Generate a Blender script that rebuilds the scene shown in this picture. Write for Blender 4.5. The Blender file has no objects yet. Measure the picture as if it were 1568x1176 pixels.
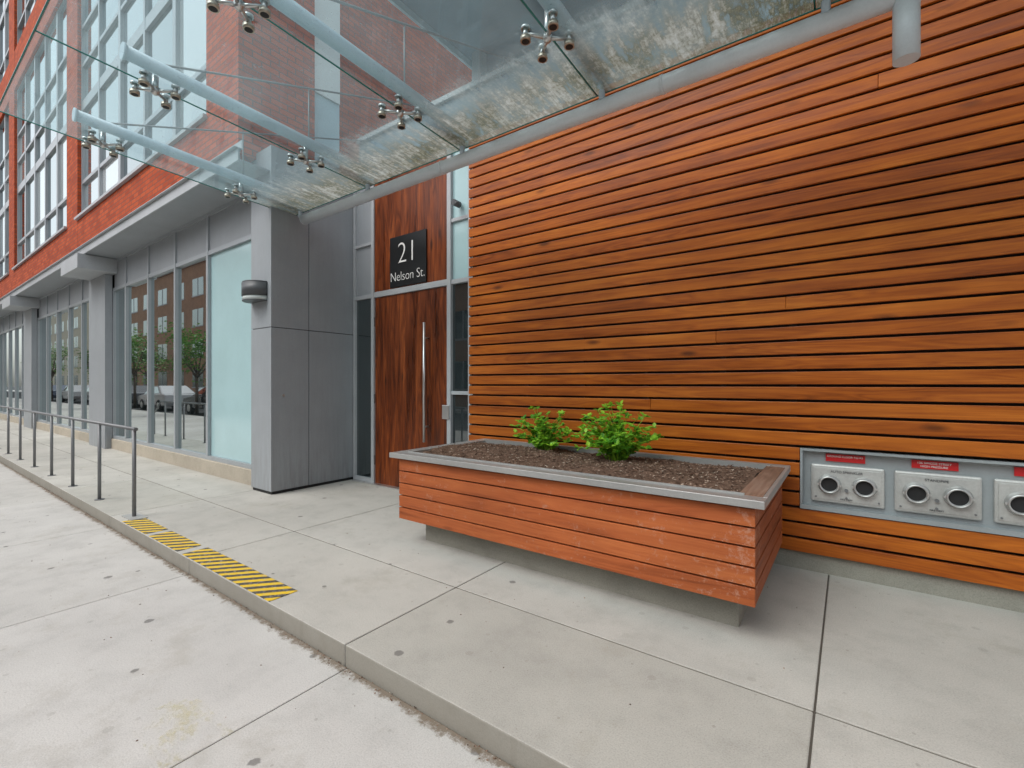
import bpy, bmesh, math, random
from mathutils import Vector, Matrix, noise
random.seed(7)
S = bpy.context.scene
COL = S.collection

# ------------------------------------------------------------ node helpers
def new_mat(name):
    m = bpy.data.materials.new(name); m.use_nodes = True
    nt = m.node_tree; nt.nodes.clear()
    out = nt.nodes.new('ShaderNodeOutputMaterial')
    return m, nt, out
def N(nt, t, **kw):
    n = nt.nodes.new(t)
    for k, v in kw.items():
        if k in n.inputs: n.inputs[k].default_value = v
        else: setattr(n, k, v)
    return n
def L(nt, a, b): nt.links.new(a, b)
def ramp(nt, src, stops):
    r = nt.nodes.new('ShaderNodeValToRGB'); e = r.color_ramp.elements
    while len(e) < len(stops): e.new(0.5)
    for i, (p, c) in enumerate(stops):
        e[i].position = p
        e[i].color = (c, c, c, 1) if isinstance(c, (int, float)) else (*c, 1)
    L(nt, src, r.inputs[0]); return r.outputs[0]
def mixc(nt, fac, a, b, mode='MIX'):
    m = nt.nodes.new('ShaderNodeMix'); m.data_type = 'RGBA'; m.blend_type = mode
    for s, v in ((m.inputs[0], fac), (m.inputs[6], a), (m.inputs[7], b)):
        if isinstance(v, (int, float)): s.default_value = v
        elif isinstance(v, tuple): s.default_value = (*v, 1)
        else: L(nt, v, s)
    return m.outputs[2]
def math_(nt, op, a, b=0.0, c=None):
    m = nt.nodes.new('ShaderNodeMath'); m.operation = op
    for i, v in enumerate((a, b) if c is None else (a, b, c)):
        if isinstance(v, (int, float)): m.inputs[i].default_value = v
        else: L(nt, v, m.inputs[i])
    return m.outputs[0]
def coords(nt, scale=(1, 1, 1), offset_src=None):
    tc = nt.nodes.new('ShaderNodeNewGeometry')
    mp = nt.nodes.new('ShaderNodeMapping'); mp.inputs['Scale'].default_value = scale
    if offset_src is not None:
        add = nt.nodes.new('ShaderNodeVectorMath'); add.operation = 'ADD'
        L(nt, tc.outputs['Position'], add.inputs[0]); L(nt, offset_src, add.inputs[1])
        L(nt, add.outputs[0], mp.inputs[0])
    else: L(nt, tc.outputs['Position'], mp.inputs[0])
    return mp.outputs[0]
def noi(nt, vec, scale, detail=4, rough=.6):
    n = N(nt, 'ShaderNodeTexNoise', Scale=scale, Detail=detail, Roughness=rough)
    L(nt, vec, n.inputs['Vector']); return n.outputs[0]
def bump(nt, h, strength, dist=.01):
    b = N(nt, 'ShaderNodeBump', Strength=strength, Distance=dist); L(nt, h, b.inputs['Height']); return b.outputs[0]
def bsdf(nt, out, color=None, rough=.6, metal=0., nrm=None, spec=.5):
    p = nt.nodes.new('ShaderNodeBsdfPrincipled')
    if isinstance(color, tuple): p.inputs['Base Color'].default_value = (*color, 1)
    elif color is not None: L(nt, color, p.inputs['Base Color'])
    if isinstance(rough, (int, float)): p.inputs['Roughness'].default_value = rough
    else: L(nt, rough, p.inputs['Roughness'])
    p.inputs['Metallic'].default_value = metal
    p.inputs['Specular IOR Level'].default_value = spec
    if nrm is not None: L(nt, nrm, p.inputs['Normal'])
    if out is not None: L(nt, p.outputs[0], out.inputs[0])
    return p

def paint(name, col, rough=.5, metal=0., var=.12, bmp=.03, scale=6, grime=0.):
    m, nt, out = new_mat(name)
    v = coords(nt)
    n1 = noi(nt, v, scale * .3, 5); n2 = noi(nt, v, scale * 12, 3)
    f = math_(nt, 'ADD', math_(nt, 'MULTIPLY', n1, .7), math_(nt, 'MULTIPLY', n2, .3))
    a = tuple(c * (1 - var) for c in col); b = tuple(min(1, c * (1 + var)) for c in col)
    c = ramp(nt, f, [(.35, a), (.65, b)])
    if grime:
        g = nt.nodes.new('ShaderNodeNewGeometry'); s = nt.nodes.new('ShaderNodeSeparateXYZ'); L(nt, g.outputs['Position'], s.inputs[0])
        gr = noi(nt, coords(nt, (14, 14, 1.1)), 1.5, 5, .7)
        low = ramp(nt, math_(nt, 'MULTIPLY', s.outputs[2], .6), [(0., 1.), (.35, .25), (.9, .15)])
        k = math_(nt, 'MULTIPLY', ramp(nt, gr, [(.42, 0.), (.68, grime)]), low)
        c = mixc(nt, k, c, (.16, .15, .13))
    bsdf(nt, out, c, rough, metal, bump(nt, n2, bmp))
    return m

def concrete(name, base, kerb_dirt=False, dark=.82, spots=True, face=None):
    m, nt, out = new_mat(name)
    g = nt.nodes.new('ShaderNodeNewGeometry'); rnd = g.outputs['Random Per Island']
    v = coords(nt)
    big = noi(nt, v, .8, 5, .6); mid = noi(nt, v, 4, 6, .7); fine = noi(nt, v, 160, 2, .7)
    c = ramp(nt, big, [(.3, tuple(x * dark for x in base)), (.5, tuple(x * .96 for x in base)), (.7, tuple(x * 1.05 for x in base))])
    c = mixc(nt, .5, c, ramp(nt, mid, [(.3, .74), (.5, .99), (.75, 1.07)]), 'MULTIPLY')
    c = mixc(nt, .5, c, ramp(nt, fine, [(.3, .62), (.5, 1.), (.7, 1.18)]), 'MULTIPLY')
    c = mixc(nt, .8, c, ramp(nt, rnd, [(0, (.90, .90, .88)), (1, (1.03, 1.03, 1.03))]), 'MULTIPLY')
    st = ramp(nt, noi(nt, v, 1.7, 6, .8), [(.55, 0.), (.72, .55)])
    c = mixc(nt, st, c, tuple(x * y for x, y in zip(base, (.70, .67, .61))))
    if spots:
        def spotlayer(c, scale, rmin, rvar, keep, fac, col):
            vo = N(nt, 'ShaderNodeTexVoronoi', Scale=scale); vo.voronoi_dimensions = '2D'; L(nt, v, vo.inputs['Vector'])
            dd = math_(nt, 'ADD', vo.outputs['Distance'], math_(nt, 'MULTIPLY', noi(nt, v, 30, 2), .045))
            sc = nt.nodes.new('ShaderNodeSeparateColor'); L(nt, vo.outputs['Color'], sc.inputs[0])
            sel = math_(nt, 'GREATER_THAN', sc.outputs[0], keep)
            rad = math_(nt, 'MULTIPLY_ADD', sc.outputs[1], rvar, rmin)
            sp = ramp(nt, math_(nt, 'SUBTRACT', rad, dd), [(0., 0.), (.012, 1.)])
            sp = math_(nt, 'MULTIPLY', sp, sel)
            return mixc(nt, math_(nt, 'MULTIPLY', sp, fac), c, col)
        c = spotlayer(c, 1.9, .048, .030, .55, .66, (.10, .095, .09))
        c = spotlayer(c, 3.4, .050, .05, .6, .24, (.22, .20, .17))
        c = spotlayer(c, 10., .045, .06, .84, .30, (.17, .15, .12))
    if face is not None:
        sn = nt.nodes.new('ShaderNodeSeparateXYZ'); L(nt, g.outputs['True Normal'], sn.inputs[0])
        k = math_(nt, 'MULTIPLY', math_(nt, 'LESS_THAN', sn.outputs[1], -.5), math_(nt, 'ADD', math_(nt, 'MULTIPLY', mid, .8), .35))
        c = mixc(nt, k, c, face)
    if kerb_dirt:
        se = nt.nodes.new('ShaderNodeSeparateXYZ'); L(nt, g.outputs['Position'], se.inputs[0])
        y = math_(nt, 'ADD', se.outputs[1], math_(nt, 'MULTIPLY', math_(nt, 'SUBTRACT', noi(nt, v, 11, 5, .85), .5), .18))
        dm = ramp(nt, math_(nt, 'SUBTRACT', y, .8), [(.535, 0.), (.565, .85)])
        c = mixc(nt, dm, c, (.15, .11, .07))
    h = math_(nt, 'ADD', math_(nt, 'MULTIPLY', fine, .5), mid)
    bsdf(nt, out, c, .88, 0, bump(nt, h, .35, .006), .25)
    return m

def wood(name, axis, stops, rough=.42, wear=False, rw=.12):
    m, nt, out = new_mat(name)
    g = nt.nodes.new('ShaderNodeNewGeometry'); rnd = g.outputs['Random Per Island']
    wn = N(nt, 'ShaderNodeTexWhiteNoise'); wn.noise_dimensions = '1D'; L(nt, math_(nt, 'MULTIPLY', rnd, 91.7), wn.inputs['W'])
    off = nt.nodes.new('ShaderNodeVectorMath'); off.operation = 'SCALE'
    L(nt, wn.outputs['Color'], off.inputs[0]); off.inputs['Scale'].default_value = 40
    sc = [9, 9, 9]; sc[axis] = .8
    v = coords(nt, tuple(sc), off.outputs[0])
    sc2 = [40, 40, 40]; sc2[axis] = 1.4
    v2 = coords(nt, tuple(sc2), off.outputs[0])
    n1 = noi(nt, v, 1.2, 3, .55); n2 = noi(nt, v2, 2.2, 5, .7)
    di = N(nt, 'ShaderNodeTexNoise', Scale=.8, Detail=2., Distortion=1.6); L(nt, v, di.inputs['Vector'])
    wv = math_(nt, 'FRACT', math_(nt, 'MULTIPLY', di.outputs[0], 6.))
    wv = math_(nt, 'ABSOLUTE', math_(nt, 'SUBTRACT', wv, .5))
    f = math_(nt, 'ADD', math_(nt, 'MULTIPLY', n1, .48), math_(nt, 'MULTIPLY', n2, .26))
    f = math_(nt, 'ADD', f, math_(nt, 'MULTIPLY', wv, .20))
    f = math_(nt, 'ADD', f, math_(nt, 'MULTIPLY', rnd, rw))
    c = ramp(nt, f, stops)
    sk = [5., 5., 5.]; sk[axis] = 1.6
    vk = coords(nt, tuple(sk), off.outputs[0])
    vo = N(nt, 'ShaderNodeTexVoronoi', Scale=1.); L(nt, vk, vo.inputs['Vector'])
    kn = ramp(nt, vo.outputs['Distance'], [(.05, .75), (.14, 0.)])
    c = mixc(nt, kn, c, tuple(x * .35 for x in stops[0][1]))
    wt = ramp(nt, noi(nt, coords(nt), .9, 4, .6), [(.35, .82), (.65, 1.1)])
    c = mixc(nt, .8, c, wt, 'MULTIPLY')
    if wear:
        vv = coords(nt)
        w = math_(nt, 'MULTIPLY', noi(nt, vv, 3.2, 6, .75), noi(nt, vv, 34, 3, .8))
        w = ramp(nt, w, [(.31, 0.), (.40, .45)])
        c = mixc(nt, w, c, (.50, .30, .22))
    b = bump(nt, math_(nt, 'ADD', n2, wv), .12, .004)
    r = ramp(nt, n1, [(.3, rough - .08), (.7, rough + .15)])
    bsdf(nt, out, c, r, 0, b, .35)
    return m

M = {}
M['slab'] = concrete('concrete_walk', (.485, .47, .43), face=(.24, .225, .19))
M['slab_low'] = concrete('concrete_low_walk', (.53, .515, .49), kerb_dirt=True, dark=.88)
M['conc'] = concrete('concrete_plinth', (.34, .33, .285), spots=False)
M['sill'] = concrete('concrete_sill', (.50, .45, .37), spots=False)
M['joint'] = paint('joint_dark', (.075, .066, .053), .95)
M['asphalt'] = paint('asphalt', (.055, .055, .056), .9, 0, .25, .4)
M['cladding'] = wood('cedar_cladding', 0, [(.28, (.19, .038, .0035)), (.42, (.37, .085, .0065)), (.56, (.52, .138, .010)), (.74, (.68, .225, .024))], rw=.09)
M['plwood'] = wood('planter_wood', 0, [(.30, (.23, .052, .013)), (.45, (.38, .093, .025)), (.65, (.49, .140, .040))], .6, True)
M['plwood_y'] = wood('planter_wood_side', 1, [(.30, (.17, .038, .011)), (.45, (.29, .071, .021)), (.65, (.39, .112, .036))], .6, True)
M['rimwood'] = wood('weathered_rim_wood', 1, [(.30, (.13, .075, .05)), (.45, (.24, .135, .09)), (.65, (.38, .26, .20))], .7, True)
M['door'] = wood('door_wood', 2, [(.32, (.040, .009, .003)), (.46, (.150, .032, .007)), (.62, (.33, .082, .016))], .32, rw=.05)
M['grey'] = paint('grey_panel', (.32, .345, .365), .42, .0, .07, grime=.5)
M['greylt'] = paint('light_grey_steel', (.42, .44, .455), .42, .0, .10)
M['greydk'] = paint('dark_grey_steel', (.07, .075, .08), .45)
M['frame'] = paint('alu_frame', (.38, .41, .43), .35, .25, .06)
M['pipe'] = paint('painted_pipe', (.66, .70, .73), .38, 0, .08)
M['tube'] = paint('canopy_tube', (.48, .58, .65), .35, .0, .06)
M['rim'] = paint('galv_rim', (.42, .42, .41), .4, .5, .12)
M['steel'] = paint('stainless', (.60, .60, .59), .28, .8, .05)
M['rail'] = paint('galv_rail', (.20, .205, .21), .5, .4, .1)
M['plate'] = paint('cast_plate', (.50, .50, .48), .40, .3, .18, .1)
M['panel'] = paint('fdc_back_panel', (.33, .36, .37), .40, .1, .08)
M['dark'] = paint('black_rubber', (.012, .012, .013), .6)
M['signblk'] = paint('sign_black', (.012, .013, .014), .3)
M['white'] = paint('white_paint', (.80, .80, .78), .5, 0, .04)
M['red'] = paint('red_label', (.55, .012, .015), .4)
M['bronze'] = paint('knob_ring', (.50, .44, .36), .3, .7)
M['upper'] = paint('upper_blue_grey', (.17, .25, .31), .5, 0, .1)
M['upperlt'] = paint('upper_light', (.50, .62, .67), .5, 0, .1)
M['interior'] = paint('interior_dark', (.03, .032, .035), .8)
M['frost'] = paint('frosted_glass', (.40, .58, .60), .12, 0, .05, .0)
M['lampglass'] = paint('lamp_diffuser', (.55, .60, .58), .2)
M['brownb'] = paint('brown_wall', (.36, .20, .12), .85, 0, .15)
M['greyb'] = paint('grey_wall', (.30, .29, .28), .85, 0, .15)
M['creamb'] = paint('cream_wall', (.60, .52, .40), .85, 0, .1)
M['bark'] = paint('bark', (.09, .065, .045), .9, 0, .3, .5)
M['tyre'] = paint('tyre', (.015, .015, .015), .8)

def brick(name, c1, c2, mort):
    m, nt, out = new_mat(name)
    g = nt.nodes.new('ShaderNodeNewGeometry')
    s = nt.nodes.new('ShaderNodeSeparateXYZ'); L(nt, g.outputs['Position'], s.inputs[0])
    cb = nt.nodes.new('ShaderNodeCombineXYZ')
    L(nt, math_(nt, 'ADD', s.outputs[0], s.outputs[1]), cb.inputs[0]); L(nt, s.outputs[2], cb.inputs[1])
    b = N(nt, 'ShaderNodeTexBrick', Scale=1., **{'Mortar Size': .008, 'Brick Width': .215, 'Row Height': .075, 'Mortar Smooth': .2, 'Bias': 0.})
    b.inputs['Color1'].default_value = (*c1, 1); b.inputs['Color2'].default_value = (*c2, 1); b.inputs['Mortar'].default_value = (*mort, 1)
    L(nt, cb.outputs[0], b.inputs['Vector'])
    c = mixc(nt, .35, b.outputs[0], ramp(nt, noi(nt, g.outputs['Position'], 2, 4, .6), [(.3, .7), (.7, 1.15)]), 'MULTIPLY')
    bsdf(nt, out, c, .85, 0, bump(nt, math_(nt, 'SUBTRACT', 1., b.outputs[1]), .5, .006), .2)
    return m
M['brick'] = brick('orange_brick', (.56, .105, .035), (.38, .062, .024), (.20, .085, .06))

def facing_fresnel(nt, base, power=4.):
    lw = N(nt, 'ShaderNodeLayerWeight', Blend=.5)
    p = math_(nt, 'POWER', lw.outputs['Facing'], power)
    return math_(nt, 'MINIMUM', math_(nt, 'MULTIPLY_ADD', p, 1. - base, base), 1.)
def glass_dark(name, tint=(.02, .028, .03), fac=.45, blinds=False):
    m, nt, out = new_mat(name)
    g = nt.nodes.new('ShaderNodeNewGeometry')
    col = None
    if blinds:
        col = ramp(nt, g.outputs['Random Per Island'], [(.0, (.03, .04, .05)), (.50, (.07, .09, .11)), (.60, (.40, .43, .45)), (.78, (.70, .72, .72)), (1., (.06, .08, .09))])
    p = bsdf(nt, None, col if blinds else tint, .05, 0)
    gl = nt.nodes.new('ShaderNodeBsdfGlossy'); gl.inputs['Roughness'].default_value = .01
    gl.inputs['Color'].default_value = (.86, .95, .95, 1)
    b = bump(nt, noi(nt, coords(nt), .8, 1), .02, .02); L(nt, b, gl.inputs['Normal'])
    f = facing_fresnel(nt, fac, 3.)
    mx = nt.nodes.new('ShaderNodeMixShader'); L(nt, f, mx.inputs[0]); L(nt, p.outputs[0], mx.inputs[1]); L(nt, gl.outputs[0], mx.inputs[2])
    L(nt, mx.outputs[0], out.inputs[0]); return m
M['glass'] = glass_dark('shop_glass', fac=.50)
M['glassup'] = glass_dark('upper_glass', fac=.10, blinds=True)
M['glassdk'] = glass_dark('dark_glass', fac=.10)

def canopy_glass():
    m, nt, out = new_mat('canopy_glass')
    g = nt.nodes.new('ShaderNodeNewGeometry')
    s = nt.nodes.new('ShaderNodeSeparateXYZ'); L(nt, g.outputs['Position'], s.inputs[0])
    v = coords(nt)
    tr = nt.nodes.new('ShaderNodeBsdfTransparent'); tr.inputs[0].default_value = (.74, .88, .90, 1)
    gl = nt.nodes.new('ShaderNodeBsdfGlossy'); gl.inputs['Roughness'].default_value = .02
    gl.inputs['Color'].default_value = (.8, .95, 1., 1)
    m1 = nt.nodes.new('ShaderNodeMixShader'); L(nt, facing_fresnel(nt, .05, 5.), m1.inputs[0]); L(nt, tr.outputs[0], m1.inputs[1]); L(nt, gl.outputs[0], m1.inputs[2])
    n = noi(nt, v, 1.5, 6, .7)
    n2 = noi(nt, coords(nt, (13, 2.2, 3)), 1.5, 6, .75); n3 = noi(nt, v, 30, 4, .8); n4 = noi(nt, v, 2.6, 5, .7)
    edge = ramp(nt, math_(nt, 'SUBTRACT', math_(nt, 'ADD', s.outputs[1], math_(nt, 'MULTIPLY', n4, .40)), 2.), [(.55, 0.), (.82, .55), (1., 1.)])
    cm = math_(nt, 'ADD', math_(nt, 'MULTIPLY', n2, .70), math_(nt, 'MULTIPLY', n3, .30))
    crust = math_(nt, 'MULTIPLY', edge, ramp(nt, cm, [(.40, .20), (.50, .55), (.60, .92)]))
    film = math_(nt, 'ADD', ramp(nt, n, [(.3, .13), (.7, .23)]), math_(nt, 'MULTIPLY', edge, .12))
    sc = ramp(nt, n3, [(.60, 0.), (.66, .10)])
    dirt = math_(nt, 'MINIMUM', math_(nt, 'ADD', math_(nt, 'ADD', film, crust), sc), .97)
    cr = ramp(nt, math_(nt, 'ADD', math_(nt, 'ADD', math_(nt, 'MULTIPLY', n3, .25), math_(nt, 'MULTIPLY', n2, .4)), math_(nt, 'MULTIPLY', n4, .35)), [(.40, (.09, .095, .07)), (.47, (.20, .20, .13)), (.53, (.40, .41, .36)), (.60, (.60, .64, .62))])
    k = math_(nt, 'MINIMUM', math_(nt, 'MULTIPLY', crust, 2.), 1.)
    df = nt.nodes.new('ShaderNodeBsdfDiffuse'); L(nt, mixc(nt, k, (.64, .80, .84), cr), df.inputs[0])
    tl = nt.nodes.new('ShaderNodeBsdfTranslucent'); L(nt, mixc(nt, k, (.62, .80, .85), cr), tl.inputs[0])
    ms = nt.nodes.new('ShaderNodeMixShader'); ms.inputs[0].default_value = .6; L(nt, df.outputs[0], ms.inputs[1]); L(nt, tl.outputs[0], ms.inputs[2])
    m2 = nt.nodes.new('ShaderNodeMixShader'); L(nt, dirt, m2.inputs[0]); L(nt, m1.outputs[0], m2.inputs[1]); L(nt, ms.outputs[0], m2.inputs[2])
    L(nt, m2.outputs[0], out.inputs[0]); return m
M['canopy'] = canopy_glass()
M['edge'] = paint('glass_edge_green', (.03, .20, .17), .2)

def leafmat(name, a, b):
    m, nt, out = new_mat(name)
    g = nt.nodes.new('ShaderNodeNewGeometry')
    c = ramp(nt, g.outputs['Random Per Island'], [(0, a), (1, b)])
    p = bsdf(nt, None, c, .5)
    t = nt.nodes.new('ShaderNodeBsdfTranslucent'); L(nt, c, t.inputs[0])
    mx = nt.nodes.new('ShaderNodeMixShader'); mx.inputs[0].default_value = .35
    L(nt, p.outputs[0], mx.inputs[1]); L(nt, t.outputs[0], mx.inputs[2]); L(nt, mx.outputs[0], out.inputs[0]); return m
M['leaf'] = leafmat('shrub_leaf', (.07, .30, .02), (.42, .72, .05))
M['tleaf'] = leafmat('tree_leaf', (.05, .15, .02), (.15, .32, .05))
def soil():
    m, nt, out = new_mat('mulch')
    g = nt.nodes.new('ShaderNodeNewGeometry')
    a = ramp(nt, g.outputs['Random Per Island'], [(0, (.08, .048, .036)), (.5, (.20, .125, .088)), (.85, (.34, .23, .17)), (1, (.50, .41, .33))])
    c = mixc(nt, .6, a, ramp(nt, noi(nt, coords(nt), 90, 3), [(.3, .4), (.7, 1.3)]), 'MULTIPLY')
    bsdf(nt, out, c, .95, 0, None, .1); return m
M['soil'] = soil()
def hazard():
    m, nt, out = new_mat('hazard_paint')
    g = nt.nodes.new('ShaderNodeNewGeometry')
    s = nt.nodes.new('ShaderNodeSeparateXYZ'); L(nt, g.outputs['Position'], s.inputs[0])
    d = math_(nt, 'ADD', s.outputs[0], math_(nt, 'MULTIPLY', s.outputs[1], -.9))
    d = math_(nt, 'ADD', d, math_(nt, 'MULTIPLY', noi(nt, g.outputs['Position'], 30, 3), .012))
    f = math_(nt, 'GREATER_THAN', math_(nt, 'FRACT', math_(nt, 'MULTIPLY', d, 9.6)), .5)
    c = mixc(nt, f, (.075, .07, .06), (.74, .49, .02))
    w = ramp(nt, noi(nt, g.outputs['Position'], 38, 5, .8), [(.54, 0.), (.64, .75)])
    c = mixc(nt, w, c, (.38, .36, .30))
    bsdf(nt, out, c, .7); return m
M['hazard'] = hazard()
def wornpaint():
    m, nt, out = new_mat('worn_yellow_paint')
    v = coords(nt)
    f = ramp(nt, math_(nt, 'MULTIPLY', noi(nt, v, 7, 3), noi(nt, v, 60, 4, .8)), [(.26, 0.), (.36, .28)])
    p = bsdf(nt, None, (.66, .60, .36), .8); tr = nt.nodes.new('ShaderNodeBsdfTransparent')
    mx = nt.nodes.new('ShaderNodeMixShader'); L(nt, f, mx.inputs[0]); L(nt, tr.outputs[0], mx.inputs[1]); L(nt, p.outputs[0], mx.inputs[2]); L(nt, mx.outputs[0], out.inputs[0])
    return m
M['worn'] = wornpaint()

# ------------------------------------------------------------ mesh helpers
def empty(name):
    e = bpy.data.objects.new(name, None); COL.objects.link(e); return e
def finish(name, me, mat, parent, bevel=0., smooth=False):
    ob = bpy.data.objects.new(name, me); COL.objects.link(ob)
    if mat is not None:
        for mm in (mat if isinstance(mat, (list, tuple)) else [mat]): me.materials.append(mm)
    if parent is not None: ob.parent = parent
    if bevel > 0:
        b = ob.modifiers.new('bevel', 'BEVEL'); b.width = bevel; b.segments = 2; b.limit_method = 'ANGLE'
    if smooth:
        for p in me.polygons: p.use_smooth = True
    return ob
def boxes(name, lst, mat, parent=None, bevel=0.):
    vs = []; fs = []
    for (x0, x1, y0, y1, z0, z1) in lst:
        b = len(vs)
        vs += [(x0, y0, z0), (x1, y0, z0), (x1, y1, z0), (x0, y1, z0), (x0, y0, z1), (x1, y0, z1), (x1, y1, z1), (x0, y1, z1)]
        fs += [tuple(b + i for i in f) for f in ((0, 3, 2, 1), (4, 5, 6, 7), (0, 1, 5, 4), (1, 2, 6, 5), (2, 3, 7, 6), (3, 0, 4, 7))]
    me = bpy.data.meshes.new(name); me.from_pydata(vs, [], fs); me.update()
    return finish(name, me, mat, parent, bevel)
def box(name, x0, x1, y0, y1, z0, z1, mat, parent=None, bevel=0.):
    return boxes(name, [(x0, x1, y0, y1, z0, z1)], mat, parent, bevel)
def add_cyl(bm, p0, p1, r, seg=16, r2=None, mi=0):
    p0 = Vector(p0); p1 = Vector(p1); d = p1 - p0
    q = d.to_track_quat('Z', 'Y').to_matrix().to_4x4()
    before = set(bm.faces)
    bmesh.ops.create_cone(bm, cap_ends=True, segments=seg, radius1=r, radius2=r if r2 is None else r2, depth=d.length,
                          matrix=Matrix.Translation((p0 + p1) / 2) @ q)
    for f in set(bm.faces) - before:
        f.material_index = mi; f.smooth = len(f.verts) == 4
def cyls(name, lst, mat, parent=None, seg=16):
    bm = bmesh.new()
    for c in lst: add_cyl(bm, *c[:3], seg=seg, r2=c[3] if len(c) > 3 else None, mi=c[4] if len(c) > 4 else 0)
    me = bpy.data.meshes.new(name); bm.to_mesh(me); bm.free()
    return finish(name, me, mat, parent)
def text(name, s, x, y, z, size, mat, parent, align='LEFT', sx=1., off=0.):
    cu = bpy.data.curves.new(name, 'FONT'); cu.body = s; cu.size = size; cu.extrude = .0015; cu.align_x = align; cu.offset = off
    cu.materials.append(mat)
    ob = bpy.data.objects.new(name, cu); COL.objects.link(ob)
    ob.location = (x, y, z); ob.rotation_euler = (math.radians(90), 0, 0); ob.scale = (sx, 1, 1); ob.parent = parent
    return ob

# ------------------------------------------------------------ ground
box('ground', -400, 400, -400, 400, -.6, -.256, M['asphalt'])
box('road', -300, 300, -10.4, -2.6, -.255, -.25, M['asphalt'])
JX = [-2.035 - 1.93 * k for k in range(40)][::-1] + [-.11, 1.82, 3.75, 5.68, 7.61]
def slabs(name, ys, z0, z1, mat, zj, gap=.007, xs=JX):
    par = empty(name)
    l = []
    for i in range(len(xs) - 1):
        for j in range(len(ys) - 1):
            l.append((xs[i] + gap / 2, xs[i + 1] - gap / 2, ys[j] + (gap / 2 if j else 0), ys[j + 1] - (gap / 2 if j < len(ys) - 2 else 0), z0, z1))
    boxes('slabs', l, mat, par, .006)
    box('joint_fill', xs[0], xs[-1], ys[0] + .02, ys[-1] - .02, z0 - .02, zj, M['joint'], par)
    return par
slabs('raised_sidewalk', [1.39, 2.2, 3.86], -.25, 0, M['slab'], -.005)
slabs('lower_sidewalk', [-2.6, -.55, 1.385], -.25, -.10, M['slab_low'], -.104, gap=.004, xs=[x + .03 for x in JX])
box('far_sidewalk', -300, 300, -13.5, -10.4, -.24, -.10, M['slab_low'])
hz = empty('hazard_striping')
boxes('stripes', [(-5.55, -4.93, 1.398, 1.565, .001, .004), (-4.84, -4.22, 1.398, 1.565, .001, .004), (-4.12, -2.80, 1.398, 1.575, .001, .004)], M['hazard'], hz)
wp = box('worn_paint_mark', -2.42, -2.0, .62, .86, -.0995, -.097, M['worn'])
bm = bmesh.new()
for _ in range(900):
    x = random.uniform(-9, 1.5); y = 1.385 - abs(random.gauss(0, .022)); z = -.099
    if random.random() < .12: y = random.uniform(.2, 1.3)
    elif random.random() < .12: y = random.uniform(1.6, 3.7); z = .001
    r = random.uniform(.002, .006); a = random.uniform(0, 6.28)
    vv = [bm.verts.new((x + math.cos(a + q * 1.57) * r * random.uniform(.5, 1.2), y + math.sin(a + q * 1.57) * r * random.uniform(.5, 1.2), z)) for q in range(4)]
    t = bm.verts.new((x, y, z + r * .8))
    for q in range(4): bm.faces.new((vv[q], vv[(q + 1) % 4], t))
me = bpy.data.meshes.new('kerb_dirt'); bm.to_mesh(me); bm.free(); finish('kerb_dirt', me, M['soil'], None)

# ------------------------------------------------------------ wood clad wall
wall = empty('wood_clad_wall')
P0, PITCH = .132, .106
XL, XR = -3.33, 6.0
bl = []; z = P0; k = 0
PX0, PX1, PZ0, PZ1 = -.275, 2.0, .450, .874 - .018
while z < 3.88:
    zt = z + PITCH - .018
    cuts = [XL]
    if random.random() < .35: cuts.append(XL + random.uniform(1.2, 7.0))
    cuts.append(XR)
    for a, b in zip(cuts[:-1], cuts[1:]):
        segs = [(a + .0006, b - .0006)]
        if zt > PZ0 + .02 and z < PZ1 - .02:
            segs = []
            if a < PX0: segs.append((a + .001, min(b, PX0) - .001))
            if b > PX1: segs.append((max(a, PX1) + .001, b - .001))
        dy = random.uniform(-.002, .002)
        for s in segs: bl.append((s[0], s[1], 3.80 + dy, 3.825, z, zt))
    z += PITCH; k += 1
boxes('boards', bl, M['cladding'], wall, .004)
WT = z
box('backing', XL + .02, PX0 - .02, 3.845, 3.90, .13, WT, M['dark'], wall)
boxes('battens', [(x, x + .04, 3.8265, 3.8445, .135, WT) for x in (XL + .05, -2.6, -2.0, -1.4, -.8, -.34)], M['dark'], wall)
boxes('backing_rest', [(PX0 - .02, XR, 3.845, 3.90, .13, PZ0 - .01), (PX0 - .02, XR, 3.845, 3.90, PZ1 + .01, WT)], M['dark'], wall)
box('structure', XL + .02, XR, 3.95, 4.3, -.2, WT, M['conc'], wall)
box('plinth', XL, XR, 3.84, 3.95, -.05, .127, M['conc'], wall, .004)

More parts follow.
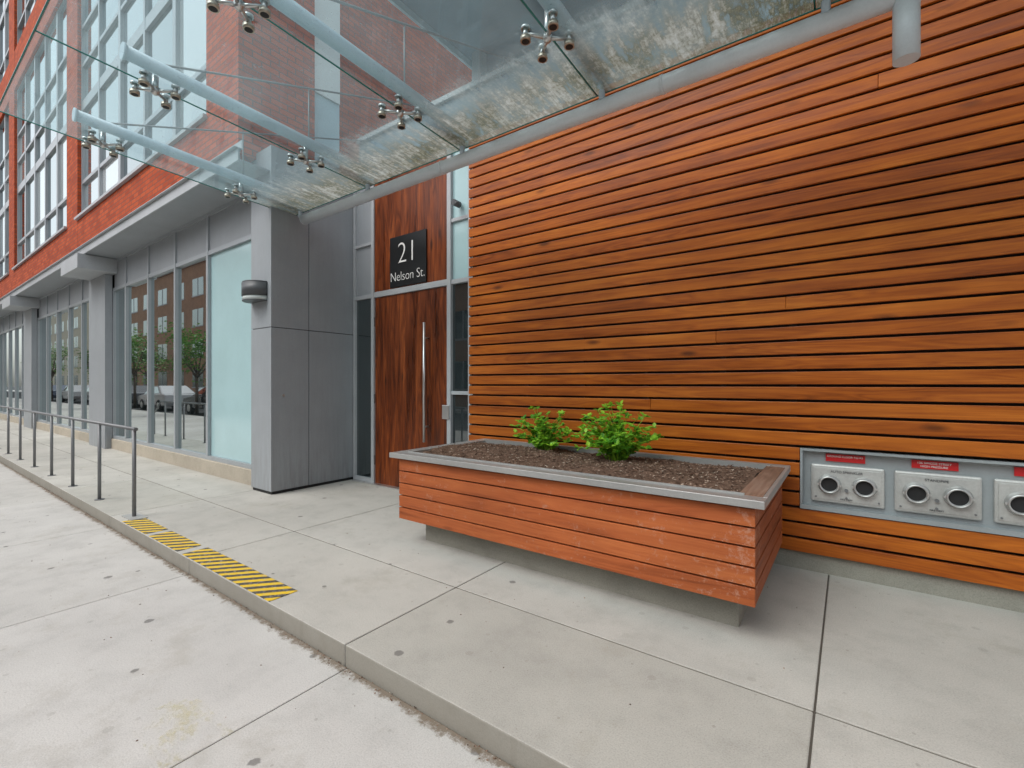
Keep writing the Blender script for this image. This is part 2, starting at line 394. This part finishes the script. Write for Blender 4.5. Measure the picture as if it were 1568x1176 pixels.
# fire department connections in the wall
fp = empty('fire_hose_connection_panel')
box('back_plate', PX0 + .003, PX1 - .003, 3.845, 3.865, PZ0 + .002, PZ1 - .002, M['panel'], fp)
boxes('frame', [(PX0 + .002, PX1 - .002, 3.79, 3.844, PZ0 - .012, PZ0 + .017), (PX0 + .002, PX1 - .002, 3.79, 3.844, PZ1 - .016, PZ1 - .001),
                (PX0 + .002, PX0 + .016, 3.791, 3.843, PZ0 + .018, PZ1 - .017), (PX1 - .016, PX1 - .002, 3.791, 3.843, PZ0 + .018, PZ1 - .017)], M['panel'], fp)
for i in range(5):
    x0 = -.212 + i * .447; x1 = x0 + .40
    if x1 > PX1: break
    box('plate', x0, x1, 3.818, 3.843, .495, .752, M['plate'], fp, .012)
    box('plate_edge', x0 + .018, x1 - .018, 3.814, 3.8175, .515, .731, M['plate'], fp, .003)
    for dx in (.105, .295):
        bm = bmesh.new(); cx = x0 + dx; cz = .622
        n = 32; prof = [(.066, 3.8135), (.066, 3.806), (.060, 3.795), (.058, 3.778), (.052, 3.775), (.047, 3.777), (.046, 3.800)]
        rings = [[bm.verts.new((cx + math.cos(2 * math.pi * q / n) * r, y, cz + math.sin(2 * math.pi * q / n) * r)) for q in range(n)] for r, y in prof]
        for a in range(len(rings) - 1):
            for q in range(n):
                f = bm.faces.new((rings[a][q], rings[a][(q + 1) % n], rings[a + 1][(q + 1) % n], rings[a + 1][q])); f.smooth = True
        f = bm.faces.new(rings[-1]); f.material_index = 1
        for a in (-1, 1): add_cyl(bm, (cx + a * .060, 3.800, cz), (cx + a * .060, 3.780, cz), .008, 10)
        bmesh.ops.recalc_face_normals(bm, faces=bm.faces)
        me = bpy.data.meshes.new('hose_inlet'); bm.to_mesh(me); bm.free()
        finish('hose_inlet', me, [M['steel'], M['dark'], M['rail']], fp)
    cyls('bolts', [((x0 + .2, 3.813, .59), (x0 + .2, 3.800, .59), .011), ((x0 + .2, 3.813, .54), (x0 + .2, 3.806, .54), .007),
                   ((x0 + .03, 3.813, .53), (x0 + .03, 3.808, .53), .006), ((x0 + .37, 3.813, .53), (x0 + .37, 3.808, .53), .006)], M['rail'], fp, 12)
    text('plate_text', 'STANDPIPE' if i else 'AUTO SPRINKLER', x0 + .2, 3.8125, .702, .022, M['greydk'], fp, 'CENTER')
    text('plate_text', 'FIRE DEPT', x0 + .2, 3.8125, .522, .015, M['greydk'], fp, 'CENTER')
    box('label', x0 + .085, x0 + .30, 3.835, 3.8445, .775, .826, M['red'], fp)
    text('label_text', ('GROUND FLOOR TO P3', '126 SIMCOE STREET', 'HIGH ZONE')[i % 3], x0 + .19, 3.8335, .804, .018, M['white'], fp, 'CENTER')
    text('label_text', ('', 'HIGH PRESSURE', 'LOW PRESSURE')[i % 3], x0 + .19, 3.8335, .784, .018, M['white'], fp, 'CENTER')

# ------------------------------------------------------------ planter
pl = empty('wooden_planter')
bl = []
X0, X1, Y0, Y1 = -2.99, -.372, 2.55, 3.70
for i in range(5):
    z0 = .20 + i * .0985; z1 = z0 + .089
    bl.append((X0, X1, Y0 + random.uniform(-.001, .001), Y0 + .03, z0, z1)); bl.append((X0, X1, Y1 - .03, Y1, z0, z1))
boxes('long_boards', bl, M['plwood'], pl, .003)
bl = []
for i in range(5):
    z0 = .20 + i * .0985; z1 = z0 + .089
    for xa, xb in ((X0 + .001, X0 + .03), (X1 - .03, X1 - .001)):
        bl.append((xa, xb, Y0 + .032, Y1 - .032, z0, z1))
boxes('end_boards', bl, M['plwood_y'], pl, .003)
box('core', X0 + .032, X1 - .032, Y0 + .034, Y1 - .034, .205, .66, M['dark'], pl)
box('base', -2.86, -.475, 2.72, 3.62, -.01, .199, M['conc'], pl, .006)
R0, R1, Q0, Q1, T = -3.06, -.325, 2.505, 3.735, .105
boxes('rim', [(R0, R1, Q0, Q0 + .055, .697, .737), (R0, R1, Q1 - T, Q1, .697, .737),
              (R0, R0 + T, Q0 + T + .001, Q1 - T - .001, .697, .7365)], M['rim'], pl, .003)
box('rim_inner_board', R0, R1, Q0 + .056, Q0 + T, .697, .7355, M['rim'], pl, .002)
box('rim_board', R1 - T - .03, R1 - .022, Q0 + T + .001, Q1 - T - .001, .697, .7365, M['rimwood'], pl, .003)
box('rim_edge', R1 - .021, R1, Q0 + T + .001, Q1 - T - .001, .697, .737, M['rim'], pl, .002)
boxes('screws', [(x, x + .012, Q0 + .02, Q0 + .032, .7371, .7385) for x in [R0 + .1 + .43 * i for i in range(7)]], M['steel'], pl)
boxes('liner', [(R0 + T, R1 - T, Q0 + T + .001, Q0 + T + .006, .66, .745), (R0 + T, R1 - T, Q1 - T - .006, Q1 - T - .001, .66, .745)], M['rim'], pl)
bm = bmesh.new(); nx, ny = 130, 50
sx0, sx1, sy0, sy1 = R0 + T + .002, R1 - T - .03, Q0 + T + .007, Q1 - T - .007
def soilz(x, y):
    return .708 + .024 * noise.noise(Vector((x * 3, y * 3, 1))) + .014 * noise.noise(Vector((x * 17, y * 17, 4))) + .032 * math.sin((y - sy0) / (sy1 - sy0) * math.pi)
grid = [[bm.verts.new((sx0 + (sx1 - sx0) * i / nx, sy0 + (sy1 - sy0) * j / ny, 0)) for j in range(ny + 1)] for i in range(nx + 1)]
for r in grid:
    for v in r: v.co.z = soilz(v.co.x, v.co.y) + .006 * noise.noise(v.co * 60)
for i in range(nx):
    for j in range(ny): bm.faces.new((grid[i][j], grid[i + 1][j], grid[i + 1][j + 1], grid[i][j + 1]))
for _ in range(8500):
    x = random.uniform(sx0 + .02, sx1 - .02); y = random.uniform(sy0 + .015, sy1 - .015); z = soilz(x, y) + random.uniform(.001, .010)
    a = random.uniform(0, 6.28); l = random.uniform(.004, .013); w = l * random.uniform(.3, .7)
    t = Vector((math.cos(a), math.sin(a), random.uniform(-.5, .5))) * l; s = Vector((-math.sin(a), math.cos(a), random.uniform(-.4, .4))) * w
    c = Vector((x, y, z)); bm.faces.new([bm.verts.new(c + q) for q in (t, s, -t, -s)])
me = bpy.data.meshes.new('mulch'); bm.to_mesh(me); bm.free(); finish('mulch', me, M['soil'], pl)

def leaf(bm, base, d, up, ln, wd, mi=0):
    side = d.cross(up)
    if side.length < 1e-3: side = Vector((1, 0, 0))
    side.normalize(); u = side.cross(d).normalized()
    pts = [(0, 0, 0), (.25, .38, .05), (.55, .5, .04), (.8, .28, -.02), (1, 0, -.1), (.8, -.28, -.02), (.55, -.5, .04), (.25, -.38, .05)]
    vs = [bm.verts.new(base + d * (ln * a) + side * (wd * b) + u * (ln * c)) for a, b, c in pts]
    m1 = bm.verts.new(base + d * ln * .4 - u * ln * .04)
    for i in range(8):
        f = bm.faces.new((m1, vs[i], vs[(i + 1) % 8])); f.material_index = mi; f.smooth = True
def shrub(cx, cy, cz, rad, ht, n, seed):
    rr = random.Random(seed); bm = bmesh.new()
    for s in range(n):
        a = rr.uniform(0, 6.28); sp = rr.random() ** .6
        tip = Vector((cx + math.cos(a) * sp * rad, cy + math.sin(a) * sp * rad * .8, cz + ht * (.30 + .70 * rr.random()) * (1 - .5 * sp * sp)))
        b = Vector((cx + rr.uniform(-.05, .05), cy + rr.uniform(-.05, .05), cz - .02))
        mid = (b + tip) / 2 + Vector((math.cos(a), math.sin(a), 0)) * -.02 + Vector((0, 0, .05))
        add_cyl(bm, b, mid, .004, 5, .003, 1); add_cyl(bm, mid, tip, .003, 5, .0015, 1)
        for (p, q, lo) in ((b, mid, .5), (mid, tip, .1)):
            for _ in range(3):
                t = rr.uniform(lo, 1); pp = p.lerp(q, t)
                cl = Vector((rr.uniform(-1, 1), rr.uniform(-1, 1), rr.uniform(-.1, .5))).normalized()
                for w in range(3):
                    dd = (cl + Vector((rr.uniform(-.8, .8), rr.uniform(-.8, .8), rr.uniform(-.3, .3)))).normalized()
                    leaf(bm, pp + cl * .01, dd, Vector((rr.uniform(-.5, .5), rr.uniform(-.9, .1), 1)), rr.uniform(.030, .056), rr.uniform(.022, .037))
        for w in range(4):
            dd = Vector((rr.uniform(-1, 1), rr.uniform(-1, 1), rr.uniform(-.1, .6))).normalized()
            leaf(bm, tip, dd, Vector((0, -.3, 1)), rr.uniform(.032, .056), rr.uniform(.024, .037))
    me = bpy.data.meshes.new('green_shrub'); bm.to_mesh(me); bm.free()
    return finish('green_shrub', me, [M['leaf'], M['leaf']], None)
shrub(-2.13, 3.40, .71, .29, .42, 52, 3)
shrub(-1.40, 3.26, .71, .34, .48, 72, 5)

# ------------------------------------------------------------ entrance
en = empty('entrance_door')
FY0, FY1 = 3.86, 3.92
boxes('frame', [(-5.465, -5.42, FY0, FY1, -.01, 4.0), (-5.07, -5.015, FY0 - .01, FY1, -.01, 4.0), (-3.705, -3.645, FY0 - .01, FY1, -.01, 4.0),
                (-5.014, -3.706, FY0 - .005, FY1, 2.425, 2.495), (-3.644, -3.31, FY0, FY1, 2.43, 2.48), (-5.419, -5.071, FY0, FY1, 2.43, 2.48),
                (-5.419, -5.071, FY0, FY1, .0, .06), (-3.644, -3.31, FY0, FY1, 0, .06), (-3.644, -3.31, FY0, FY1, 1.18, 1.22),
                (-3.644, -3.31, FY0, FY1, 3.13, 3.17), (-5.419, -5.071, FY0, FY1, 3.13, 3.17), (-3.395, -3.36, FY0 + .001, FY1 - .001, .0, 4.0)], M['greylt'], en, .003)
box('door_leaf', -5.008, -3.712, 3.872, 3.915, .008, 2.420, M['door'], en, .003)
box('transom_panel', -5.012, -3.708, 3.868, 3.915, 2.498, 4.0, M['door'], en)
boxes('sidelights', [(-5.419, -5.071, 3.89, 3.90, .061, 2.429), (-3.644, -3.33, 3.89, 3.90, .061, 1.179), (-3.644, -3.33, 3.89, 3.90, 1.221, 2.429)], M['glassdk'], en)
boxes('upper_lights', [(-3.644, -3.33, 3.89, 3.90, 2.481, 3.129), (-3.644, -3.33, 3.89, 3.90, 3.171, 4.0)], M['frost'], en)
boxes('side_panels', [(-5.419, -5.071, 3.89, 3.90, 2.481, 3.129), (-5.419, -5.071, 3.89, 3.90, 3.171, 4.0)], M['grey'], en)
cyls('handle', [((-4.02, 3.80, .62), (-4.02, 3.80, 2.02), .016), ((-4.02, 3.80, .80), (-4.02, 3.872, .80), .010), ((-4.02, 3.80, 1.84), (-4.02, 3.872, 1.84), .010)], M['steel'], en)
box('lock_plate', -3.765, -3.66, 3.835, 3.849, .90, 1.06, M['steel'], en, .004)
boxes('hinges', [(-5.025, -5.005, 3.855, 3.871, zz, zz + .12) for zz in (.25, 1.05, 2.05)], M['rail'], en)
box('threshold', -5.42, -3.34, 3.80, 3.90, .0015, .012, M['steel'], en)
cyls('camera_body', [((-3.52, 3.86, 3.30), (-3.52, 3.76, 3.30), .035), ((-3.52, 3.80, 3.31), (-3.44, 3.74, 3.25), .024)], M['greydk'], en)
sg = empty('street_number_sign')
box('panel', -4.69, -4.04, 3.850, 3.866, 2.51, 3.135, M['signblk'], sg, .003)
text('number', '21', -4.365, 3.847, 2.795, .37, M['white'], sg, 'CENTER', .98, -.007)
text('street_name', 'Nelson St.', -4.365, 3.847, 2.58, .162, M['white'], sg, 'CENTER', .92, -.0026)

# ------------------------------------------------------------ column box
cb = empty('clad_column')
CX0, CX1, CY0, CY1 = -5.96, -5.475, 2.755, 3.92
boxes('panels', [(CX0, CX1, CY0, 3.222, .035, 1.965), (CX0, CX1, 3.230, CY1, .035, 1.965), (CX0, CX1, CY0, 3.222, 1.973, 4.1), (CX0, CX1, 3.230, CY1, 1.973, 4.1)], M['grey'], cb, .003)
box('core', CX0 + .02, CX1 - .012, CY0 + .012, CY1 - .01, -.01, 4.05, M['dark'], cb)
cyls('keyhole', [((CX1 + .001, 2.90, 1.165), (CX1 + .008, 2.90, 1.165), .017)], M['steel'], cb)
wl = empty('wall_lamp')
def halfcyl(name, z0, z1, r, mat, cx=-5.75, cy=2.752):
    bm = bmesh.new(); n = 24; ring = []
    for zz in (z0, z1):
        ring.append([bm.verts.new((cx - math.cos(math.pi * i / n) * r * 1.0, cy - math.sin(math.pi * i / n) * r * .95, zz)) for i in range(n + 1)])
    for i in range(n):
        f = bm.faces.new((ring[0][i], ring[0][i + 1], ring[1][i + 1], ring[1][i])); f.smooth = True
    bm.faces.new(ring[0][::-1]); bm.faces.new(ring[1]); bm.faces.new((ring[0][0], ring[1][0], ring[1][n], ring[0][n]))
    me = bpy.data.meshes.new(name); bm.to_mesh(me); bm.free(); return finish(name, me, mat, wl)
halfcyl('shade', 2.345, 2.50, .195, M['greydk']); halfcyl('diffuser', 2.295, 2.344, .185, M['lampglass']); halfcyl('cap', 2.501, 2.515, .188, M['greydk'])
halfcyl('trim', 2.285, 2.2945, .19, M['greydk'])

# ------------------------------------------------------------ storefront wing
bw = empty('brick_apartment_building')
piers = [(-13.2 - 7.2 * k, -12.05 - 7.2 * k) for k in range(6)]
xs_end = -50
boxes('sill', [(xs_end, CX0 - .002, 2.86, 3.2, -.05, .20)], M['sill'], bw, .01)
fr = []; gl = []; sp = []; frost = []
start = CX0 - .002
for k in range(6):
    a = piers[k][1]; b = start if k == 0 else piers[k - 1][0]
    if k == 0: ms = [-7.57, -8.80, -10.03, -11.26]
    else:
        n = 5; ms = [b - (b - a) * i / n for i in range(1, n)]
    edges = [b] + ms + [a]
    for m_ in ms: fr.append((m_ - .03, m_ + .03, 2.88, 2.97, .26, 3.74))
    fr.append((a, b, 2.885, 2.965, .201, .259)); fr.append((a, b, 2.885, 2.965, 3.175, 3.235)); fr.append((a, b, 2.885, 2.965, 3.741, 3.79))
    fr.append((a, a + .05, 2.882, 2.968, .26, 3.174))
    for i in range(len(edges) - 1):
        hi = edges[i] - .031; lo = edges[i + 1] + .031
        (frost if (k == 0 and i == 0) else gl).append((lo, hi, 2.925, 2.94, .26, 3.174))
        sp.append((lo, hi, 2.905, 2.94, 3.236, 3.74))
boxes('storefront_frames', fr, M['frame'], bw)
boxes('storefront_glass', gl, M['glass'], bw)
boxes('frosted_glass', frost, M['frost'], bw)
boxes('spandrels', sp, M['grey'], bw)
boxes('shop_interior', [(xs_end, CX0 - .01, 3.0, 3.2, .21, 4.0)], M['interior'], bw)
boxes('steel_piers', [(a, b, 2.76, 2.879, -.01, 3.50) for a, b in piers], M['grey'], bw, .004)
boxes('beam_ends', [(a + .1, b + .25, 2.30, 2.90, 3.505, 3.78) for a, b in piers], M['greylt'], bw, .004)
box('soffit', xs_end, -5.50, 2.42, 3.0, 3.79, 3.81, M['grey'], bw)
boxes('fascia', [(xs_end, -5.50, 2.40, 2.419, 3.79, 3.93), (xs_end, -5.50, 2.44, 2.46, 3.935, 4.03), (xs_end, -5.50, 2.36, 2.44, 3.931, 3.934)], M['greylt'], bw)
BY = 2.55
WX = [(-13.07 - 7.25 * k, -6.72 - 7.25 * k) for k in range(6)]
FL = [(4.77, 10.15), (11.3, 16.6)]
TOP = 17.6
pb = [(-6.72, -5.83, BY, 3.02, 4.031, TOP), (-6.29, -5.833, 3.021, 3.52, 4.031, TOP)]
for k in range(5): pb.append((WX[k + 1][1], WX[k][0], BY, 3.02, 4.031, TOP))
for a, b in WX:
    zz = 4.031
    for lo, hi in FL:
        pb.append((a, b, BY + .002, 3.02, zz, lo)); zz = hi
    pb.append((a, b, BY + .002, 3.02, zz, TOP))
boxes('brick', pb, M['brick'], bw)
fr = []; gl = []
for a, b in WX[:5]:
    for lo, hi in FL:
        n = 5
        for i in range(n + 1):
            x = a + (b - a) * i / n; w = .04 if i % 2 else .06
            fr.append((max(a, x - w), min(b, x + w), 2.61, 2.70, lo, hi))
        zs = [lo, lo + .75, lo + 2.35, lo + 3.2, lo + 4.0, hi]
        for j, zt in enumerate(zs):
            hw = .10 if j in (2, ) else .035
            fr.append((a, b, 2.615, 2.69, max(lo, zt - hw), min(hi, zt + hw)))
        for i in range(n):
            for j in range(len(zs) - 1):
                gl.append((a + (b - a) * i / n + .03, a + (b - a) * (i + 1) / n - .03, 2.66, 2.672, zs[j] + .02, zs[j + 1] - .02))
boxes('window_frames', fr, M['frame'], bw)
boxes('window_glass', gl, M['glassup'], bw)
boxes('window_sills', [(a - .03, b + .03, 2.50, 2.64, 4.72, 4.768) for a, b in WX], M['greylt'], bw)
box('body', xs_end, -6.3, 3.05, 12, 4.05, TOP, M['brick'], bw)
boxes('return_panels', [(-6.25, -5.9, 3.53, 3.95, 5.3, 6.9), (-6.25, -5.9, 3.53, 3.95, 7.4, 9.2)], M['white'], bw)
boxes('return_wall', [(-6.28, -5.93, 3.525, 3.96, 4.06, TOP)], M['upperlt'], bw)
up = empty('upper_facade')
box('parapet_wall', -5.47, 6, 3.96, 4.3, WT + .002, 4.60, M['upper'], up)
box('header_over_door', -5.465, -3.32, 3.925, 3.955, -.01, 4.2, M['interior'], up)
boxes('parapet_cap', [(-5.47, 6, 3.92, 4.34, 4.602, 4.66)], M['greylt'], up)
boxes('balcony_slab', [(-3.6, 6, 2.95, 4.6, 5.1, 5.3)], M['upper'], up)
boxes('balcony_edge', [(-3.63, 6, 2.90, 2.949, 5.03, 5.36), (-3.63, -3.601, 2.95, 4.6, 5.03, 5.36)], M['upperlt'], up)
boxes('posts', [(x, x + .12, 4.05, 4.17, 4.661, 5.099) for x in (-3.5, -1.5, .5, 2.5, 4.5)], M['greylt'], up)
boxes('shade_overhang', [(-1.6, 6, 1.3, 5.6, 6.2, 6.5)], M['upper'], up)  # guessed slab out of view, added to darken the canopy glass and upper boards
boxes('setback_wall', [(-3.0, 6, 5.2, 5.5, 4.4, 6.19)], M['upperlt'], up)
boxes('setback_windows', [(x, x + 1.0, 5.17, 5.199, 5.5, 6.1) for x in (-2.7, -1.4, -.1, 1.2, 2.5, 3.8)], M['glassup'], up)

# ------------------------------------------------------------ canopy
cp = empty('glass_canopy')
GX = [-5.38, -4.09, -2.78, -1.46, -.15, 1.16, 2.47]
edges = [-5.53, -4.09, -2.78, -1.46, -.15, 1.16, 2.47, 3.1]
ZA, ZB = 3.495, 3.365
def gz(y): return ZA + (y - .6) / (3.06 - .6) * (ZB - ZA)
vs = []; fs = []
for i, (a, b) in enumerate(zip(edges[:-1], edges[1:])):
    a += .006; b -= .006
    vs += [(a, .6, ZA), (b, .6, ZA), (b, 3.06, ZB), (a, 3.06, ZB)]
    fs.append(tuple(range(i * 4, i * 4 + 4)))
me = bpy.data.meshes.new('panes'); me.from_pydata(vs, [], fs); finish('panes', me, M['canopy'], cp)
bm = bmesh.new()
for x in edges:
    add_cyl(bm, (x, .6, ZA), (x, 3.06, ZB), .006, 6)
add_cyl(bm, (edges[0], .6, ZA), (edges[-1], .6, ZA), .006, 6)
add_cyl(bm, (edges[0], 3.06, ZB), (edges[-1], 3.06, ZB), .006, 6)
me = bpy.data.meshes.new('pane_edges'); bm.to_mesh(me); bm.free(); finish('pane_edges', me, M['edge'], cp)
cyls('gutter_pipe', [((-5.29, 3.06, 3.27), (4, 3.06, 3.27), .056), ((.235, 3.06, 2.93), (.235, 3.06, 3.25), .055),
                     ((-5.295, 3.06, 3.27), (-5.29, 3.06, 3.27), .06), ((-3.0, 3.06, 3.27), (-2.98, 3.06, 3.27), .06), ((-1.0, 3.06, 3.27), (-.98, 3.06, 3.27), .06)], M['pipe'], cp, 28)
tb = []
for x in GX:
    x += .05
    tb.append(((x, 1.03, 3.59), (x, 3.06, 3.49), .048))
    tb.append(((x, 1.015, 3.59), (x, 1.03, 3.59), .056))
    tb.append(((x, 3.03, 3.30), (x, 3.03, 3.49), .022))
cyls('support_tubes', tb, M['tube'], cp, 20)
rd = []
for x in GX:
    rd.append(((x + .05, 1.25, 3.62), (x + .05, 4.0, 4.62), .009))
    rd.append(((x + .05, 2.38, 3.54), (x + .05, 2.38, 4.03), .007))
cyls('tie_rods', rd, M['rail'], cp, 8)
bm = bmesh.new()
for x in GX:
    for y in (1.22, 2.38):
        g0 = gz(y)
        add_cyl(bm, (x, y, g0 - .03), (x, y, 3.54), .020, 14)
        bmesh.ops.create_uvsphere(bm, u_segments=14, v_segments=8, radius=.030, matrix=Matrix.Translation((x, y, g0 - .030)))
        for dx, dy in ((1, 1), (1, -1), (-1, 1), (-1, -1)):
            px_, py_ = x + dx * .095, y + dy * .095
            add_cyl(bm, (x, y, g0 - .030), (px_, py_, g0 - .018), .013, 10, .009)
            add_cyl(bm, (px_, py_, g0 + .012), (px_, py_, g0 - .045), .015, 14)
            add_cyl(bm, (px_, py_, g0 - .040), (px_, py_, g0 - .068), .031, 18, None, 1)
            add_cyl(bm, (px_, py_, g0 - .0681), (px_, py_, g0 - .0695), .023, 16, None, 2)
            add_cyl(bm, (px_, py_, g0 + .006), (px_, py_, g0 + .02), .027, 16)
me = bpy.data.meshes.new('spider_fittings'); bm.to_mesh(me); bm.free()
finish('spider_fittings', me, [M['steel'], M['bronze'], M['dark']], cp)

# ------------------------------------------------------------ railing
rl = empty('metal_railing')
r = []
ry = 1.515; px = [-5.65 - 1.17 * k for k in range(8)]
for x in px: r.append(((x, ry, 0), (x, ry, .86), .017)); r.append(((x, ry, .0), (x, ry, .008), .045))
r.append(((-5.60, ry, .86), (px[-1] - .3, ry, .86), .018))
r.append(((px[-1] - .3, ry, .86), (px[-1] - .75, ry, .55), .018)); r.append(((px[-1] - .75, ry, .55), (px[-1] - .75, ry, 0), .018))
cyls('tubes', r, M['rail'], rl, 14)
box('base_plate', -5.78, -5.50, 1.45, 1.58, .001, .010, M['plate'], rl)

# ------------------------------------------------------------ across the street (seen in the glass)
def street_building(name, x0, x1, y, h, mat):
    e = empty(name); box('walls', x0, x1, y - 10, y, -.1, h, mat, e)
    g = []; f = []
    n = int((x1 - x0) / 4.2); w = (x1 - x0) / n
    z = 1.0
    while z + 2 < h:
        for i in range(n):
            a = x0 + w * i + 1.1; b = a + w - 2.2
            g.append((a, b, y - .05, y + .02, z, z + 1.7)); f.append((a - .08, b + .08, y - .04, y + .05, z - .12, z - .01)); f.append(((a + b) / 2 - .04, (a + b) / 2 + .04, y + .021, y + .05, z, z + 1.7))
        z += 3.1
    boxes('windows', g, M['glassdk'], e); boxes('window_trim', f, M['greylt'], e)
    boxes('cornice', [(x0, x1, y, y + .25, h - .5, h)], M['greylt'], e)
street_building('brown_building', -75, -46, -13.6, 14, M['brownb'])
street_building('grey_building', -45.5, -22, -13.6, 11, M['greyb'])
street_building('brown_building', -21.5, 2, -13.6, 8, M['brownb'])
street_building('cream_building', -130, -75.5, -13.6, 19, M['creamb'])
street_building('cream_building', 2.5, 30, -13.6, 7, M['creamb'])

def tree_mesh():
    rr = random.Random(11); bm = bmesh.new()
    add_cyl(bm, (0, 0, -.1), (0, 0, 2.4), .10, 10, .07, 0)
    cl = []
    for i in range(9):
        a = i * 2.4; e = Vector((math.cos(a) * rr.uniform(.6, 1.5), math.sin(a) * rr.uniform(.6, 1.5), rr.uniform(2.5, 4.4)))
        add_cyl(bm, (0, 0, 1.9 + i * .06), e, .05, 6, .02, 0)
        for _ in range(4): cl.append(e + Vector((rr.gauss(0, .5), rr.gauss(0, .5), rr.gauss(0, .45))))
    for c in cl:
        for _ in range(36):
            p = c + Vector((rr.gauss(0, .3), rr.gauss(0, .3), rr.gauss(0, .24))); s = rr.uniform(.06, .12)
            t = Vector((rr.uniform(-1, 1), rr.uniform(-1, 1), rr.uniform(-.5, .5))).normalized() * s
            u = t.orthogonal().normalized() * s * .6
            f = bm.faces.new([bm.verts.new(p + q) for q in (t, u, -t, -u)]); f.material_index = 1
    me = bpy.data.meshes.new('street_tree'); bm.to_mesh(me); bm.free()
    me.materials.append(M['bark']); me.materials.append(M['tleaf']); return me
tm = tree_mesh()
for i, (x, y) in enumerate([(-26, -3.6), (-35.5, -3.7), (-56, -3.4), (-60, -11.3), (-80, -11.2), (-8, -11.2)]):
    o = bpy.data.objects.new('street_tree', tm); COL.objects.link(o); o.location = (x, y, -.1); o.rotation_euler[2] = i * 1.3; s = (.80 if i < 2 else 1) + .10 * math.sin(i * 2.1); o.scale = (s, s, s * 1.05)

def car(x, y, col, i):
    e = empty('parked_car')
    pm = paint('car_paint_%d' % i, col, .2, .2, .03)
    bm = bmesh.new()
    prof = [(-2.2, .3), (-2.25, .62), (-2.1, .85), (-1.1, .95), (-.35, 1.42), (.9, 1.45), (1.75, 1.02), (2.15, .95), (2.22, .55), (2.15, .3)]
    L_ = [bm.verts.new((a, -.85 + (.14 if b > 1.1 else 0), b)) for a, b in prof]; R_ = [bm.verts.new((a, .85 - (.14 if b > 1.1 else 0), b)) for a, b in prof]
    bm.faces.new(L_); bm.faces.new(R_[::-1])
    for k in range(len(prof)): bm.faces.new((L_[k], R_[k], R_[(k + 1) % len(prof)], L_[(k + 1) % len(prof)]))
    bmesh.ops.recalc_face_normals(bm, faces=bm.faces)
    me = bpy.data.meshes.new('body'); bm.to_mesh(me); bm.free(); finish('body', me, pm, e, .06)
    bm = bmesh.new()
    for s in (-1, 1):
        q = [(-.88, .98, .855), (-.33, 1.36, .735), (.2, 1.38, .735), (.2, 1.0, .855)]
        q2 = [(.28, 1.0, .855), (.28, 1.38, .735), (.85, 1.38, .735), (1.5, 1.04, .855)]
        for w in (q, q2): bm.faces.new([bm.verts.new((a, s * (c + .012), b_)) for a, b_, c in w])
    bm.faces.new([bm.verts.new(v) for v in ((-1.05, -.7, 1.0), (-1.05, .7, 1.0), (-.42, .6, 1.39), (-.42, -.6, 1.39))])
    me = bpy.data.meshes.new('windows'); bm.to_mesh(me); bm.free(); finish('windows', me, M['glassdk'], e)
    cyls('wheels', [((a, s * .70, .32), (a, s * .88, .32), .33) for a in (-1.35, 1.35) for s in (-1, 1)], M['tyre'], e, 20)
    cyls('hubs', [((a, s * .881, .32), (a, s * .89, .32), .19) for a in (-1.35, 1.35) for s in (-1, 1)], M['steel'], e, 14)
    boxes('lights', [(-2.26, -2.1, s * .6 - .15, s * .6 + .15, .62, .75) for s in (-1, 1)], M['white'], e)
    e.location = (x, y, -.25)
for i, (x, c) in enumerate([(-19, (.25, .25, .27)), (-26, (.02, .02, .025)), (-33, (.45, .45, .46)), (-39.5, (.05, .05, .06)), (-46, (.05, .06, .08)), (-53, (.4, .4, .4)), (-60, (.08, .1, .15))]):
    car(x, -4.6, c, i)

# ------------------------------------------------------------ light, world, camera
w = bpy.data.worlds.new('World'); S.world = w; w.use_nodes = True
nt = w.node_tree; nt.nodes.clear()
sky = nt.nodes.new('ShaderNodeTexSky'); sky.sky_type = 'NISHITA'; sky.sun_disc = False
EL, AZ = 52, 200
sky.sun_elevation = math.radians(EL); sky.sun_rotation = math.radians(AZ); sky.dust_density = 3; sky.air_density = 1.2
hs = nt.nodes.new('ShaderNodeHueSaturation'); hs.inputs['Saturation'].default_value = .25; hs.inputs['Value'].default_value = 1.5
bg = nt.nodes.new('ShaderNodeBackground'); bg.inputs[1].default_value = .15
wo = nt.nodes.new('ShaderNodeOutputWorld')
nt.links.new(sky.outputs[0], hs.inputs['Color']); nt.links.new(hs.outputs[0], bg.inputs[0]); nt.links.new(bg.outputs[0], wo.inputs[0])
sd = bpy.data.lights.new('sun', 'SUN'); sd.energy = 1.0; sd.angle = math.radians(35); sd.color = (1, .975, .94)
so = bpy.data.objects.new('sun', sd); COL.objects.link(so)
az = math.radians(AZ); el = math.radians(EL)
dirv = Vector((math.sin(az) * math.cos(el), math.cos(az) * math.cos(el), math.sin(el)))
so.rotation_euler = dirv.to_track_quat('Z', 'Y').to_euler(); so.location = (0, -5, 20)

cd = bpy.data.cameras.new('camera'); co = bpy.data.objects.new('camera', cd); COL.objects.link(co)
co.location = (0, 0, 1.3); co.rotation_euler = (math.radians(90), 0, math.radians(35.9))
cd.lens = 16.35; cd.sensor_width = 36; cd.clip_end = 2000; cd.clip_start = .05
S.camera = co
S.view_settings.view_transform = 'Standard'; S.view_settings.look = 'None'; S.view_settings.exposure = 0
